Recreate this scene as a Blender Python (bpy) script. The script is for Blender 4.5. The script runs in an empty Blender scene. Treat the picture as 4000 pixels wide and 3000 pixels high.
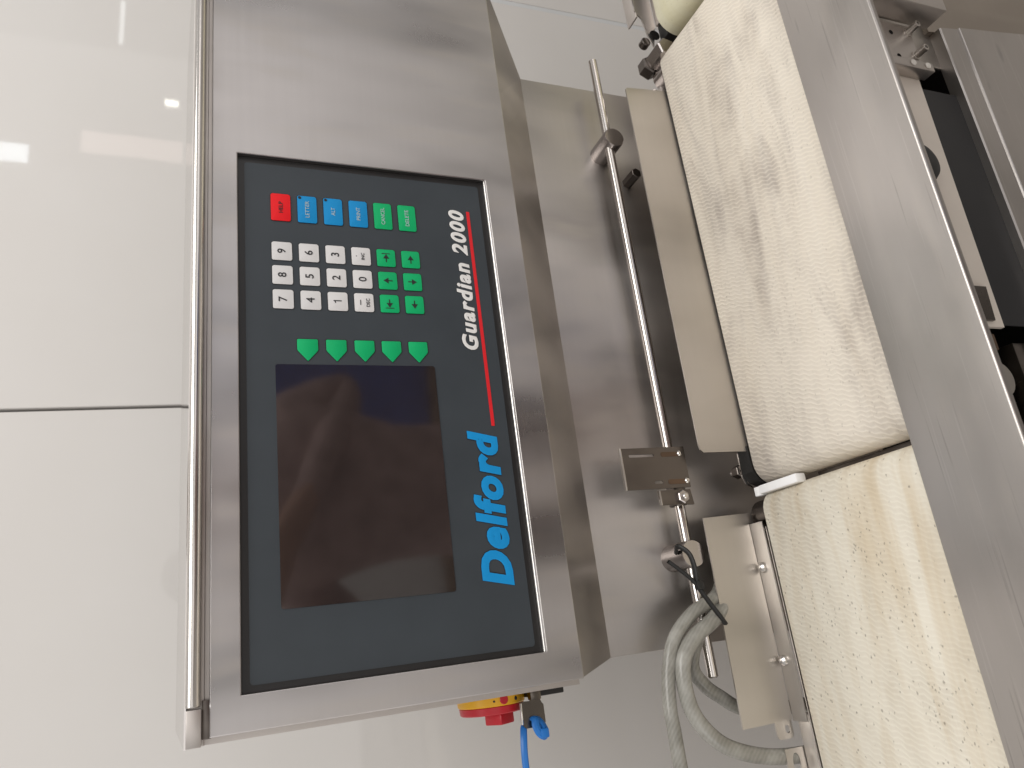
import bpy, bmesh, math, random
from mathutils import Vector, Matrix
random.seed(7)
scene = bpy.context.scene
COL = scene.collection
PI = math.pi

# ------------------------------------------------------------------ camera
# metres; the camera lens is the origin, X right along the machine, Y away to the wall, Z up
cam_d = bpy.data.cameras.new("Camera")
cam = bpy.data.objects.new("Camera", cam_d)
COL.objects.link(cam)
RX = (-0.12319536, -0.35236115, -0.92772007)   # picture right in world axes
RY = (-0.94033048, 0.34023464, -0.00435597)    # picture down
RZ = (0.31717737, 0.87182682, -0.37325126)     # view direction
M = Matrix(((RX[0], -RY[0], -RZ[0]), (RX[1], -RY[1], -RZ[1]), (RX[2], -RY[2], -RZ[2])))
cam.matrix_world = M.to_4x4()
cam_d.sensor_width = 36.0
cam_d.lens = 26.215
cam_d.clip_start = 0.01
cam_d.clip_end = 100
cam_d.dof.use_dof = True
cam_d.dof.focus_distance = 0.68
cam_d.dof.aperture_fstop = 14
scene.camera = cam

# ------------------------------------------------------------------ world, lamps, exposure
world = bpy.data.worlds.new("World")
scene.world = world
world.use_nodes = True
bg = world.node_tree.nodes["Background"]
bg.inputs[0].default_value = (0.94, 0.912, 0.89, 1)
bg.inputs[1].default_value = 0.56
scene.view_settings.view_transform = 'Standard'
scene.view_settings.look = 'None'
scene.view_settings.exposure = 0.0
scene.view_settings.gamma = 1.0


def area(name, loc, target, sx, sy, power, color=(1, 1, 1)):
    d = bpy.data.lights.new(name, 'AREA')
    d.shape = 'RECTANGLE'
    d.size = sx
    d.size_y = sy
    d.energy = power
    d.color = color
    o = bpy.data.objects.new(name, d)
    COL.objects.link(o)
    o.location = loc
    v = Vector(target) - Vector(loc)
    o.rotation_euler = v.to_track_quat('-Z', 'Y').to_euler()
    return o


area("ceiling_light", (0.9, -0.55, 2.1), (0.3, 0.5, -0.4), 2.6, 1.3, 52, (1.0, 0.975, 0.94))
# added front fill for brighter steel, and the small panes mirrored in the gloss wall
area("front_fill_light", (2.6, -5.6, 0.55), (2.6, 0, 0.55), 9.0, 3.8, 66, (1.0, 0.965, 0.94))
area("side_fill_light", (-3.0, -1.0, -0.1), (0.1, 1.2, -0.5), 1.6, 2.2, 16, (1.0, 0.97, 0.95))  # unseen fill lamp added to lift the lower wall
area("mirrored_patch_light", (5.11, -5.0, 1.84), (5.11, 0, 1.84), 0.22, 0.26, 1.6, (0.85, 0.94, 1.0))
area("mirrored_patch_light", (6.95, -5.0, 0.95), (6.95, 0, 0.95), 0.62, 0.045, 0.5, (0.95, 1.0, 1.0))
area("mirrored_patch_light", (5.95, -5.0, 0.42), (5.95, 0, 0.42), 0.07, 0.13, 0.7, (1.0, 1.0, 0.86))
area("mirrored_patch_light", (5.33, -5.0, 0.78), (5.33, 0, 0.74), 0.26, 0.95, 2.0, (1.0, 0.78, 0.71))  # lamp standing in for a pinkish brick gable mirrored in the wall

# ------------------------------------------------------------------ helpers
ROOTS = {}


def thing(name, label, cat, loc=(0, 0, 0), group=None):
    o = bpy.data.objects.new(name, None)
    o.empty_display_size = 0.05
    COL.objects.link(o)
    o.location = loc
    o["label"] = label
    o["category"] = cat
    if group:
        o["group"] = group
    return o


def wloc(o):
    v = Vector((0, 0, 0))
    while o:
        v += Vector(o.location)
        o = o.parent
    return v


def boxuv(me):
    uv = me.uv_layers.new(name="UVMap")
    for p in me.polygons:
        n = p.normal
        ax = max(range(3), key=lambda i: abs(n[i]))
        for li in p.loop_indices:
            c = me.vertices[me.loops[li].vertex_index].co
            if ax == 0:
                uv.data[li].uv = (c.y, c.z)
            elif ax == 1:
                uv.data[li].uv = (c.x, c.z)
            else:
                uv.data[li].uv = (c.x, c.y)


def obj(name, bm, mat, parent=None, label=None, smooth=24, loc=None):
    """link a bmesh (in world metres) as one mesh object"""
    bmesh.ops.remove_doubles(bm, verts=bm.verts, dist=1e-6)
    bmesh.ops.recalc_face_normals(bm, faces=bm.faces)
    origin = wloc(parent) if parent else Vector(loc or (0, 0, 0))
    local = Vector((0, 0, 0))
    if loc is not None and parent:
        local = Vector(loc) - origin
    bmesh.ops.translate(bm, verts=bm.verts, vec=-(origin + local))
    me = bpy.data.meshes.new(name)
    bm.to_mesh(me)
    bm.free()
    boxuv(me)
    for p in me.polygons:
        p.use_smooth = True
    me.set_sharp_from_angle(angle=math.radians(smooth))
    me.materials.append(mat)
    o = bpy.data.objects.new(name, me)
    COL.objects.link(o)
    if parent:
        o.parent = parent
        o.location = local
    elif loc:
        o.location = loc
    if label:
        o["label"] = label
    return o


def add_box(bm, x0, x1, y0, y1, z0, z1, bev=0.0, seg=2):
    r = bmesh.ops.create_cube(bm, size=1.0)
    vs = r['verts']
    for v in vs:
        v.co = Vector(((x0 + x1) / 2 + v.co.x * (x1 - x0), (y0 + y1) / 2 + v.co.y * (y1 - y0), (z0 + z1) / 2 + v.co.z * (z1 - z0)))
    if bev:
        es = list({e for v in vs for e in v.link_edges})
        bmesh.ops.bevel(bm, geom=es, offset=bev, segments=seg, affect='EDGES', profile=0.5)
    return bm


def box(x0, x1, y0, y1, z0, z1, bev=0.0, seg=2):
    return add_box(bmesh.new(), min(x0, x1), max(x0, x1), min(y0, y1), max(y0, y1), min(z0, z1), max(z0, z1), bev, seg)


def frame_axes(d):
    d = Vector(d).normalized()
    up = Vector((0, 0, 1)) if abs(d.z) < 0.9 else Vector((1, 0, 0))
    a = d.cross(up).normalized()
    b = a.cross(d).normalized()
    return a, b, d


def add_lathe(bm, p, d, prof, n=32, rot=0.0):
    """prof: list of (distance along d, radius); closed with caps"""
    a, b, d = frame_axes(d)
    p = Vector(p)
    rings = []
    for t, r in prof:
        rings.append([bm.verts.new(p + d * t + (a * math.cos(2 * PI * i / n + rot) + b * math.sin(2 * PI * i / n + rot)) * r) for i in range(n)])
    for q in range(len(rings) - 1):
        for i in range(n):
            bm.faces.new((rings[q][i], rings[q][(i + 1) % n], rings[q + 1][(i + 1) % n], rings[q + 1][i]))
    bm.faces.new(rings[0][::-1])
    bm.faces.new(rings[-1])
    return bm


def cyl(p, d, length, r, n=32, ch=0.0006, rot=0.0, bm=None):
    ch = min(ch, r * 0.4)
    return add_lathe(bm or bmesh.new(), p, d, [(0, r - ch), (ch, r), (length - ch, r), (length, r - ch)], n, rot)


def catmull(pts, per=10):
    P = [Vector(p) for p in pts]
    P = [P[0] * 2 - P[1]] + P + [P[-1] * 2 - P[-2]]
    out = []
    for i in range(1, len(P) - 2):
        for k in range(per):
            t = k / per
            a, b, c, d = P[i - 1], P[i], P[i + 1], P[i + 2]
            out.append(0.5 * ((2 * b) + (c - a) * t + (2 * a - 5 * b + 4 * c - d) * t * t + (3 * b - a - 3 * c + d) * t ** 3))
    out.append(P[-2])
    return out


def tube(pts, r, n=14, bm=None, flat=1.0, smoothpath=True, per=10):
    bm = bm or bmesh.new()
    P = catmull(pts, per) if smoothpath else [Vector(p) for p in pts]
    a = None
    rings = []
    for i, p in enumerate(P):
        d = (P[min(i + 1, len(P) - 1)] - P[max(i - 1, 0)]).normalized()
        if a is None:
            a, b, _ = frame_axes(d)
        else:
            a = (a - d * a.dot(d)).normalized()
            b = d.cross(a).normalized()
        rings.append([bm.verts.new(p + a * math.cos(2 * PI * k / n) * r + b * math.sin(2 * PI * k / n) * r * flat) for k in range(n)])
    for q in range(len(rings) - 1):
        for k in range(n):
            bm.faces.new((rings[q][k], rings[q][(k + 1) % n], rings[q + 1][(k + 1) % n], rings[q + 1][k]))
    bm.faces.new(rings[0][::-1])
    bm.faces.new(rings[-1])
    return bm


def rrect(x0, x1, z0, z1, r, n=5):
    pts = []
    for cx, cz, a0 in ((x1 - r, z1 - r, 0), (x0 + r, z1 - r, 90), (x0 + r, z0 + r, 180), (x1 - r, z0 + r, 270)):
        for k in range(n + 1):
            a = math.radians(a0 + 90 * k / n)
            pts.append((cx + r * math.cos(a), cz + r * math.sin(a)))
    return pts


def prism_xz(poly, y0, y1, bm=None, holes=()):
    """polygon in the XZ plane given depth from y0 (viewer side) to y1; holes are polygons cut through"""
    bm = bm or bmesh.new()

    def loop(pl, y):
        return [bm.verts.new((x, y, z)) for x, z in pl]
    f0, f1 = loop(poly, y0), loop(poly, y1)
    n = len(poly)
    for i in range(n):
        bm.faces.new((f0[i], f0[(i + 1) % n], f1[(i + 1) % n], f1[i]))
    if not holes:
        bm.faces.new(f0)
        bm.faces.new(f1[::-1])
        return bm
    for ff, y in ((f0, y0), (f1, y1)):
        edges = [bm.edges.get((ff[i], ff[(i + 1) % n])) for i in range(n)]
        for h in holes:
            hv = loop(h, y)
            edges += [bm.edges.new((hv[i], hv[(i + 1) % len(h)])) for i in range(len(h))]
        bmesh.ops.triangle_fill(bm, use_beauty=True, use_dissolve=False, edges=edges)
    bmesh.ops.remove_doubles(bm, verts=bm.verts, dist=1e-7)
    for h in holes:
        m = len(h)
        a = [min(bm.verts, key=lambda v: (v.co - Vector((x, y0, z))).length) for x, z in h]
        b = [min(bm.verts, key=lambda v: (v.co - Vector((x, y1, z))).length) for x, z in h]
        for i in range(m):
            bm.faces.new((a[i], a[(i + 1) % m], b[(i + 1) % m], b[i]))
    return bm


def extrude_profile(prof, x0, x1):
    """closed YZ profile swept along X"""
    bm = bmesh.new()
    a = [bm.verts.new((x0, y, z)) for y, z in prof]
    b = [bm.verts.new((x1, y, z)) for y, z in prof]
    n = len(prof)
    for i in range(n):
        bm.faces.new((a[i], a[(i + 1) % n], b[(i + 1) % n], b[i]))
    bm.faces.new(a[::-1])
    bm.faces.new(b)
    return bm


# ------------------------------------------------------------------ materials
def new_mat(name):
    m = bpy.data.materials.new(name)
    m.use_nodes = True
    nt = m.node_tree
    return m, nt, nt.nodes["Principled BSDF"]


class G:
    """small node-graph helper"""
    def __init__(s, nt):
        s.nt = nt
        s.tc = nt.nodes.new("ShaderNodeTexCoord")

    def n(s, t, **kw):
        x = s.nt.nodes.new(t)
        for k, v in kw.items():
            setattr(x, k, v)
        return x

    def link(s, a, b):
        s.nt.links.new(a, b)

    def mapping(s, scale, loc=(0, 0, 0), rot=(0, 0, 0), src=None):
        m = s.n("ShaderNodeMapping")
        m.inputs['Scale'].default_value = scale
        m.inputs['Location'].default_value = loc
        m.inputs['Rotation'].default_value = rot
        s.link(src or s.tc.outputs['Object'], m.inputs['Vector'])
        return m.outputs[0]

    def noise(s, vec, scale=1.0, detail=3.0, rough=0.55, dist=0.0):
        x = s.n("ShaderNodeTexNoise")
        x.inputs['Scale'].default_value = scale
        x.inputs['Detail'].default_value = detail
        x.inputs['Roughness'].default_value = rough
        x.inputs['Distortion'].default_value = dist
        s.link(vec, x.inputs['Vector'])
        return x.outputs['Fac']

    def ramp(s, fac, stops):
        r = s.n("ShaderNodeValToRGB")
        el = r.color_ramp.elements
        while len(el) > 1:
            el.remove(el[-1])
        for i, (p, c) in enumerate(stops):
            e = el[0] if i == 0 else el.new(p)
            e.position = p
            e.color = c if len(c) == 4 else (*c, 1)
        s.link(fac, r.inputs[0])
        return r.outputs[0]

    def math(s, op, a, b=None, c=None, clamp=False):
        m = s.n("ShaderNodeMath", operation=op)
        m.use_clamp = clamp
        for i, v in enumerate((a, b, c)):
            if v is None:
                continue
            if isinstance(v, (int, float)):
                m.inputs[i].default_value = v
            else:
                s.link(v, m.inputs[i])
        return m.outputs[0]

    def mix(s, fac, a, b, mode='MIX'):
        m = s.n("ShaderNodeMix", data_type='RGBA', blend_type=mode)
        for i, v in ((0, fac), (6, a), (7, b)):
            if isinstance(v, (int, float)):
                m.inputs[i].default_value = v
            elif isinstance(v, tuple):
                m.inputs[i].default_value = v if len(v) == 4 else (*v, 1)
            else:
                s.link(v, m.inputs[i])
        return m.outputs[2]

    def bump(s, h, strength, dist, prev=None):
        b = s.n("ShaderNodeBump")
        b.inputs['Strength'].default_value = strength
        b.inputs['Distance'].default_value = dist
        s.link(h, b.inputs['Height'])
        if prev:
            s.link(prev, b.inputs['Normal'])
        return b.outputs[0]


def grey(v):
    return (v, v, v, 1)


def steel(name, tone=(0.60, 0.565, 0.545), rough=0.30, rvar=0.10, brush='x', aniso=0.65, blotch=0.12, scratch=0.0, bumpd=0.0025, seed=0.0, cloud=(7, 7, 3.0), tint=(0.55, 0.50, 0.44)):
    m, nt, b = new_mat(name)
    g = G(nt)
    sc = {'x': (4, 190, 190), 'z': (190, 190, 4), 'y': (190, 4, 190), 'none': (90, 90, 90)}[brush]
    v1 = g.mapping(sc, (seed, seed * 1.7, seed * .3))
    brush_n = g.noise(v1, 1.0, 2.0)
    v2 = g.mapping(cloud, (seed * 3.1, seed, seed * 2.2))
    cl = g.noise(v2, 1.0, 2.0, 0.45, 0.2)
    v3 = g.mapping((cloud[0] * 4, cloud[1] * 4, cloud[2] * 3), (seed, 4.0, seed))
    cl2 = g.noise(v3, 1.0, 2.0, 0.5, 0.2)
    tone_d = tuple(t * (1 - blotch * 1.6) for t in tone)
    tone_l = tuple(min(1, t * (1 + blotch * .6)) for t in tone)
    col = g.ramp(cl, [(0.30, tone_d), (0.52, tone), (0.72, tone_l)])  # cloudy tones paint soft reflections into the metal colour
    stain = g.ramp(cl2, [(0.50, (0, 0, 0)), (0.74, (1, 1, 1))])
    col = g.mix(g.math('MULTIPLY', stain, blotch * 1.3), col, tint)
    col = g.mix(g.math('MULTIPLY', brush_n, 0.12), col, tuple(t * 0.72 for t in tone))
    r = g.math('ADD', g.math('MULTIPLY', g.math('SUBTRACT', cl, 0.5), rvar * 2.4), rough)
    r = g.math('ADD', r, g.math('MULTIPLY', g.math('SUBTRACT', brush_n, 0.5), rvar * 0.35))
    r = g.math('ADD', r, g.math('MULTIPLY', g.math('SUBTRACT', cl2, 0.5), rvar))
    wavy = g.noise(g.mapping((7, 7, 7), (seed, 2.0, seed)), 1.0, 1.5)
    nrm = g.bump(wavy, 0.35, bumpd)
    if scratch:
        sm = None
        for k, (rz, sc_, lo) in enumerate(((0.5, (7, 260, 7), .665), (-0.9, (5, 210, 5), .68), (1.35, (6, 300, 6), .69), (0.12, (4, 330, 4), .66))):
            ln = g.noise(g.mapping(sc_, (seed + k * 3.3, k * 1.7, 0), (0, 0, rz)), 1.0, 1.5, 0.5, 0.25)
            ln = g.ramp(ln, [(lo, (0, 0, 0)), (lo + 0.03, (1, 1, 1))])
            gate = g.ramp(g.noise(g.mapping((10, 15, 10), (5 + k * 4, seed, 2)), 1.0, 3.0), [(0.53, (0, 0, 0)), (0.62, (1, 1, 1))])
            one = g.math('MULTIPLY', ln, gate)
            sm = one if sm is None else g.math('MAXIMUM', sm, one)
        sm = g.math('MULTIPLY', sm, scratch)
        col = g.mix(g.math('MULTIPLY', sm, 0.6), col, (0.20, 0.18, 0.165))
        r = g.math('ADD', r, g.math('MULTIPLY', sm, 0.2))
        # fine bright hairlines along the rail
        hl = g.ramp(g.noise(g.mapping((9, 420, 420), (1, 3, seed)), 1.0, 1.0), [(0.66, (0, 0, 0)), (0.72, (1, 1, 1))])
        r = g.math('ADD', r, g.math('MULTIPLY', hl, -0.03))
        col = g.mix(g.math('MULTIPLY', hl, 0.16 * scratch), col, (0.85, 0.83, 0.8))
    g.link(col, b.inputs['Base Color'])
    g.link(g.math('MAXIMUM', r, rough * 0.74), b.inputs['Roughness'])
    g.link(nrm, b.inputs['Normal'])
    b.inputs['Metallic'].default_value = 1.0
    b.inputs['Anisotropic'].default_value = aniso
    if aniso:
        t = g.n("ShaderNodeTangent", direction_type='UV_MAP')
        t.uv_map = "UVMap"
        g.link(t.outputs[0], b.inputs['Tangent'])
        b.inputs['Anisotropic Rotation'].default_value = 0.25 if brush == 'x' else 0.0
    return m


def plastic(name, color, rough=0.4, var=0.06, spec=0.5, bumps=0.0, bscale=600):
    m, nt, b = new_mat(name)
    g = G(nt)
    n = g.noise(g.mapping((18, 18, 18)), 1.0, 4.0)
    c0 = tuple(c * (1 - var) for c in color)
    c1 = tuple(min(1, c * (1 + var)) for c in color)
    g.link(g.ramp(n, [(0.3, c0), (0.7, c1)]), b.inputs['Base Color'])
    g.link(g.math('ADD', g.math('MULTIPLY', n, 0.14), rough - 0.07), b.inputs['Roughness'])
    b.inputs['Specular IOR Level'].default_value = spec
    if bumps:
        g.link(g.bump(g.noise(g.mapping((bscale,) * 3), 1.0, 2.0), bumps, 0.0002), b.inputs['Normal'])
    return m


def belt_mat(name, base, grime, speck, groove=1.0, seed=0.0, grime_amt=0.5, warm=(0.62, 0.47, 0.28), warm_amt=0.3):
    m, nt, b = new_mat(name)
    g = G(nt)
    sep = g.n("ShaderNodeSeparateXYZ")
    g.link(g.tc.outputs['Object'], sep.inputs[0])
    x, y = sep.outputs['X'], sep.outputs['Y']
    wob = g.noise(g.mapping((60, 60, 60), (seed, 0, 0)), 1.0, 2.0)
    wob2 = g.noise(g.mapping((14, 14, 14), (seed, 3, 0)), 1.0, 2.0)
    # herringbone: ripples across the belt whose phase zigzags with y
    yy = g.math('ADD', y, g.math('MULTIPLY', wob2, 0.012))
    zig = g.math('PINGPONG', g.math('MULTIPLY', yy, 1 / 0.0060), 1.0)
    ph = g.math('ADD', g.math('MULTIPLY', x, 2 * PI / 0.0046), g.math('MULTIPLY', zig, 2.5))
    ph = g.math('ADD', ph, g.math('MULTIPLY', wob, 6.0))
    ph = g.math('ADD', ph, g.math('MULTIPLY', y, -520.0))
    wav = g.math('SINE', ph)
    wav = g.math('MULTIPLY_ADD', wav, 0.5, 0.5)
    wav = g.math('POWER', wav, 2.2)
    amp = g.ramp(g.noise(g.mapping((30, 36, 30), (seed, 1, 2)), 1.0, 3.0), [(0.32, (0.25,) * 3), (0.62, (1, 1, 1))])
    h = g.math('MULTIPLY', wav, amp)
    fine = g.noise(g.mapping((700, 700, 700)), 1.0, 2.0)
    h = g.math('ADD', h, g.math('MULTIPLY', fine, 0.18))
    # dirt: streaks along the travel direction, blurred smudges, specks lodged in the grooves
    st = g.noise(g.mapping((5, 22, 5), (seed, seed * 2, 0)), 1.0, 5.0, 0.6, 0.6)
    sm = g.noise(g.mapping((12, 20, 12), (seed * 5, 2, 1)), 1.0, 5.0, 0.62)
    gm = g.math('MULTIPLY', g.ramp(st, [(0.44, (0, 0, 0)), (0.70, (1, 1, 1))]), g.ramp(sm, [(0.36, (0, 0, 0)), (0.62, (1, 1, 1))]))
    low = g.math('SUBTRACT', 1.0, wav)
    gm2 = g.math('MULTIPLY', gm, g.math('MULTIPLY_ADD', low, 0.35, 0.55))
    col = g.mix(g.math('MULTIPLY', gm2, grime_amt), base, grime)
    wst = g.ramp(g.noise(g.mapping((4, 26, 4), (seed * 2, 7, 0)), 1.0, 4.0, 0.6, 0.5), [(0.46, (0, 0, 0)), (0.70, (1, 1, 1))])
    col = g.mix(g.math('MULTIPLY', wst, warm_amt), col, warm)
    # low grooves mixed a touch darker, varying with the smudge noise
    col = g.mix(g.math('MULTIPLY', g.math('MULTIPLY', low, sm), 0.30 * groove), col, grime)
    vo = g.n("ShaderNodeTexVoronoi")
    vo.inputs['Scale'].default_value = 1.0
    wv = g.n("ShaderNodeVectorMath", operation='ADD')
    g.link(g.mapping((290, 400, 290), (seed, 0, 0), (0, 0, 0.5)), wv.inputs[0])
    wn = g.n("ShaderNodeTexNoise")
    wn.inputs['Scale'].default_value = 420
    g.link(g.tc.outputs['Object'], wn.inputs['Vector'])
    g.link(wn.outputs['Color'], wv.inputs[1])
    g.link(wv.outputs[0], vo.inputs['Vector'])
    pick = g.n("ShaderNodeSeparateColor")
    g.link(vo.outputs['Color'], pick.inputs[0])
    dens = g.math('MULTIPLY_ADD', g.ramp(g.noise(g.mapping((9, 24, 9), (seed, 9, 4)), 1.0, 3.0), [(0.42, (0, 0, 0)), (0.66, (1, 1, 1))]), 0.30, 0.02)
    on = g.math('LESS_THAN', pick.outputs[0], dens)
    dot = g.ramp(vo.outputs['Distance'], [(0.12, (1, 1, 1)), (0.42, (0, 0, 0))])
    col = g.mix(g.math('MULTIPLY', g.math('MULTIPLY', on, dot), speck), col, (0.13, 0.10, 0.07))
    g.link(col, b.inputs['Base Color'])
    b.inputs['Roughness'].default_value = 0.55
    b.inputs['Specular IOR Level'].default_value = 0.35
    g.link(g.bump(h, 0.8 * groove, 0.00042), b.inputs['Normal'])
    return m


MS_face = steel("brushed_steel_face", (0.52, 0.497, 0.492), 0.33, 0.14, 'x', 0.75, 0.22, seed=1.0, cloud=(11, 11, 3.5))
MS_col = steel("steel_column", (0.50, 0.465, 0.44), 0.36, 0.12, 'x', 0.75, 0.22, seed=4.3, cloud=(10, 10, 4))
MS_dull = steel("steel_dull", (0.57, 0.53, 0.50), 0.36, 0.08, 'x', 0.5, 0.10, seed=2.2)
MS_rail = steel("steel_rail", (0.49, 0.46, 0.435), 0.36, 0.08, 'x', 0.55, 0.12, scratch=0.6, seed=6.0, cloud=(5, 16, 16))
MS_rod = steel("polished_rod", (0.66, 0.62, 0.585), 0.14, 0.05, 'none', 0.0, 0.05, bumpd=0.0)
MS_tube = steel("satin_tube", (0.66, 0.63, 0.60), 0.20, 0.06, 'x', 0.4, 0.06, seed=3.0)
MS_guide = steel("steel_guide", (0.57, 0.535, 0.495), 0.36, 0.09, 'x', 0.6, 0.12, seed=8.0, cloud=(14, 14, 5))
MS_bright = steel("bright_screw_steel", (0.70, 0.67, 0.64), 0.16, 0.05, 'none', 0.0, 0.05)
MS_dark = steel("dark_steel", (0.15, 0.132, 0.12), 0.30, 0.10, 'none', 0.0, 0.15, seed=5.0)
MS_boss = steel("turned_steel", (0.50, 0.465, 0.45), 0.24, 0.06, 'none', 0.0, 0.08, seed=5.5)
MS_lip_glint = steel("lip_glint_steel", (0.80, 0.78, 0.75), 0.42, 0.03, 'none', 0.0, 0.03, bumpd=0.0)
MS_hasp = steel("nickel_plate", (0.17, 0.15, 0.13), 0.26, 0.08, 'none', 0.0, 0.15)
M_pale = plastic("bounce_lit_plate", (0.74, 0.67, 0.59), 0.35, 0.04)  # pale colour stands in for floor light reflected by the steel
MS_deep = steel('deep_steel', (0.40, 0.355, 0.31), 0.32, 0.10, 'x', 0.6, 0.15, seed=11.0)  # darker copy of the steel, stands in for a brown reflection
M_rust = plastic("rust_stain", (0.075, 0.042, 0.022), 0.6, 0.5)
M_black = plastic("black_plastic", (0.012, 0.012, 0.013), 0.45, 0.1)
M_rubber_shade = plastic("black_rubber_and_shade", (0.010, 0.0095, 0.009), 0.55, 0.1)  # real rubber parts, and black filler painting the shade in gaps
M_bezel = plastic("bezel_black", (0.016, 0.015, 0.015), 0.35, 0.1)
M_navy = plastic("overlay_navy", (0.041, 0.050, 0.059), 0.42, 0.07, 0.45, 0.15, 1500)
M_charc = plastic("charcoal_panel", (0.022, 0.022, 0.024), 0.5, 0.15, 0.4, 0.2, 120)
M_void = plastic("unlit_cavity", (0.010, 0.009, 0.008), 0.8, 0.1, 0.2)  # near-black paints the shade inside holes and the frame hollow
M_keyw = plastic("key_white", (0.72, 0.71, 0.71), 0.42, 0.03)
M_keyg = plastic("key_green", (0.002, 0.43, 0.145), 0.45, 0.05, 0.3)
M_keyb = plastic("key_blue", (0.006, 0.26, 0.60), 0.45, 0.05, 0.3)
M_keyr = plastic("key_red", (0.80, 0.010, 0.016), 0.45, 0.05, 0.3)
M_edge = plastic("key_outline", (0.010, 0.012, 0.014), 0.5, 0.05)
M_ink = plastic("ink_black", (0.018, 0.018, 0.02), 0.5, 0.05)
M_inkw = plastic("ink_white", (0.80, 0.79, 0.78), 0.45, 0.03)
M_inkp = plastic("ink_pale", (0.42, 0.55, 0.58), 0.5, 0.03)
M_inkb = plastic("ink_blue", (0.006, 0.28, 0.66), 0.45, 0.05, 0.3)
M_inkr = plastic("ink_red", (0.72, 0.012, 0.020), 0.42, 0.05)
M_yellow = plastic("switch_yellow", (0.80, 0.42, 0.012), 0.35, 0.05)
M_red = plastic("switch_red", (0.52, 0.016, 0.028), 0.32, 0.08)
M_blue = plastic("tie_blue", (0.012, 0.17, 0.56), 0.35, 0.08)
M_white = plastic("white_plastic", (0.95, 0.95, 0.95), 0.4, 0.02)
M_boltw = plastic("zinc_washer", (0.72, 0.68, 0.62), 0.4, 0.05)
M_belt = belt_mat("belt_cream", (0.83, 0.765, 0.66), (0.31, 0.265, 0.24), 0.25, 1.0, 1.3, 0.95, (0.60, 0.47, 0.30), 0.14)
M_belt2 = belt_mat("belt_stained", (0.83, 0.785, 0.675), (0.36, 0.29, 0.20), 0.6, 0.6, 5.7, 0.5, (0.52, 0.36, 0.16), 0.42)
M_belt3 = belt_mat("belt_yellowed", (0.80, 0.77, 0.59), (0.40, 0.38, 0.26), 0.2, 0.15, 9.1, 0.5, (0.66, 0.60, 0.30), 0.4)


def screen_mat():
    m, nt, b = new_mat("dark_screen")
    g = G(nt)
    n = g.noise(g.mapping((9, 9, 9)), 1.0, 3.0)
    g.link(g.ramp(n, [(0.3, (0.020, 0.0155, 0.0155)), (0.7, (0.025, 0.0195, 0.019))]), b.inputs['Base Color'])
    b.inputs['Roughness'].default_value = 0.06
    b.inputs['IOR'].default_value = 2.05
    g.link(g.bump(g.noise(g.mapping((16, 16, 10)), 1.0, 2.0), 0.10, 0.0006), b.inputs['Normal'])
    return m


M_screen = screen_mat()


def hose_mat():
    m, nt, b = new_mat("braided_hose")
    g = G(nt)
    w = g.n("ShaderNodeTexWave", wave_type='BANDS', bands_direction='DIAGONAL')
    w.inputs['Scale'].default_value = 120
    w.inputs['Distortion'].default_value = 2.0
    g.link(g.mapping((1, 1, 1)), w.inputs['Vector'])
    n = g.noise(g.mapping((38, 38, 38)), 1.0, 4.0, 0.55)
    c = g.ramp(n, [(0.26, (0.165, 0.158, 0.135)), (0.50, (0.27, 0.263, 0.235)), (0.74, (0.39, 0.382, 0.35))])
    g.link(g.mix(g.math('MULTIPLY', w.outputs['Fac'], 0.16), c, (0.50, 0.49, 0.44)), b.inputs['Base Color'])
    b.inputs['Roughness'].default_value = 0.24
    b.inputs['Subsurface Weight'].default_value = 0.25
    b.inputs['Subsurface Radius'].default_value = (0.004, 0.0035, 0.003)
    g.link(g.bump(w.outputs['Fac'], 0.08, 0.0004), b.inputs['Normal'])
    return m


M_hose = hose_mat()


def wall_mat():
    m, nt, b = new_mat("gloss_wall_panel")
    g = G(nt)
    n = g.noise(g.mapping((2.2, 2.2, 2.2)), 1.0, 4.0)
    g.link(g.ramp(n, [(0.3, (0.66, 0.637, 0.61)), (0.7, (0.69, 0.672, 0.65))]), b.inputs['Base Color'])
    b.inputs['Roughness'].default_value = 0.03
    b.inputs['IOR'].default_value = 1.46
    g.link(g.bump(g.noise(g.mapping((5, 5, 5)), 1.0, 2.0), 0.25, 0.0006), b.inputs['Normal'])
    return m


M_wall = wall_mat()
M_joint = plastic("wall_joint_grey", (0.22, 0.21, 0.20), 0.6, 0.1)
M_strip = plastic("wall_joint_strip", (0.64, 0.655, 0.665), 0.25, 0.03)
M_floor = plastic("painted_floor", (0.42, 0.395, 0.365), 0.5, 0.2, 0.4, 0.1, 60)

# ------------------------------------------------------------------ the setting
FLOOR = -1.45
o = obj("floor", box(-6, 6, -6, 1.6, FLOOR - 0.05, FLOOR), M_floor)
o["kind"] = "structure"

WY = 1.20
wall = bpy.data.objects.new("wall", None)
COL.objects.link(wall)
wall.location = (0.395, WY, 0.15)
wall["kind"] = "structure"
TILT = math.radians(1.25)


def wall_piece(name, x0, x1, y0, y1, mat, bev=0.0015):
    ob = obj(name, box(0.395 + x0, 0.395 + x1, WY + y0, WY + y1, -1.5, 2.2, bev), mat, wall)
    for p_ in ob.data.polygons:
        p_.use_smooth = False
    return ob


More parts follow.
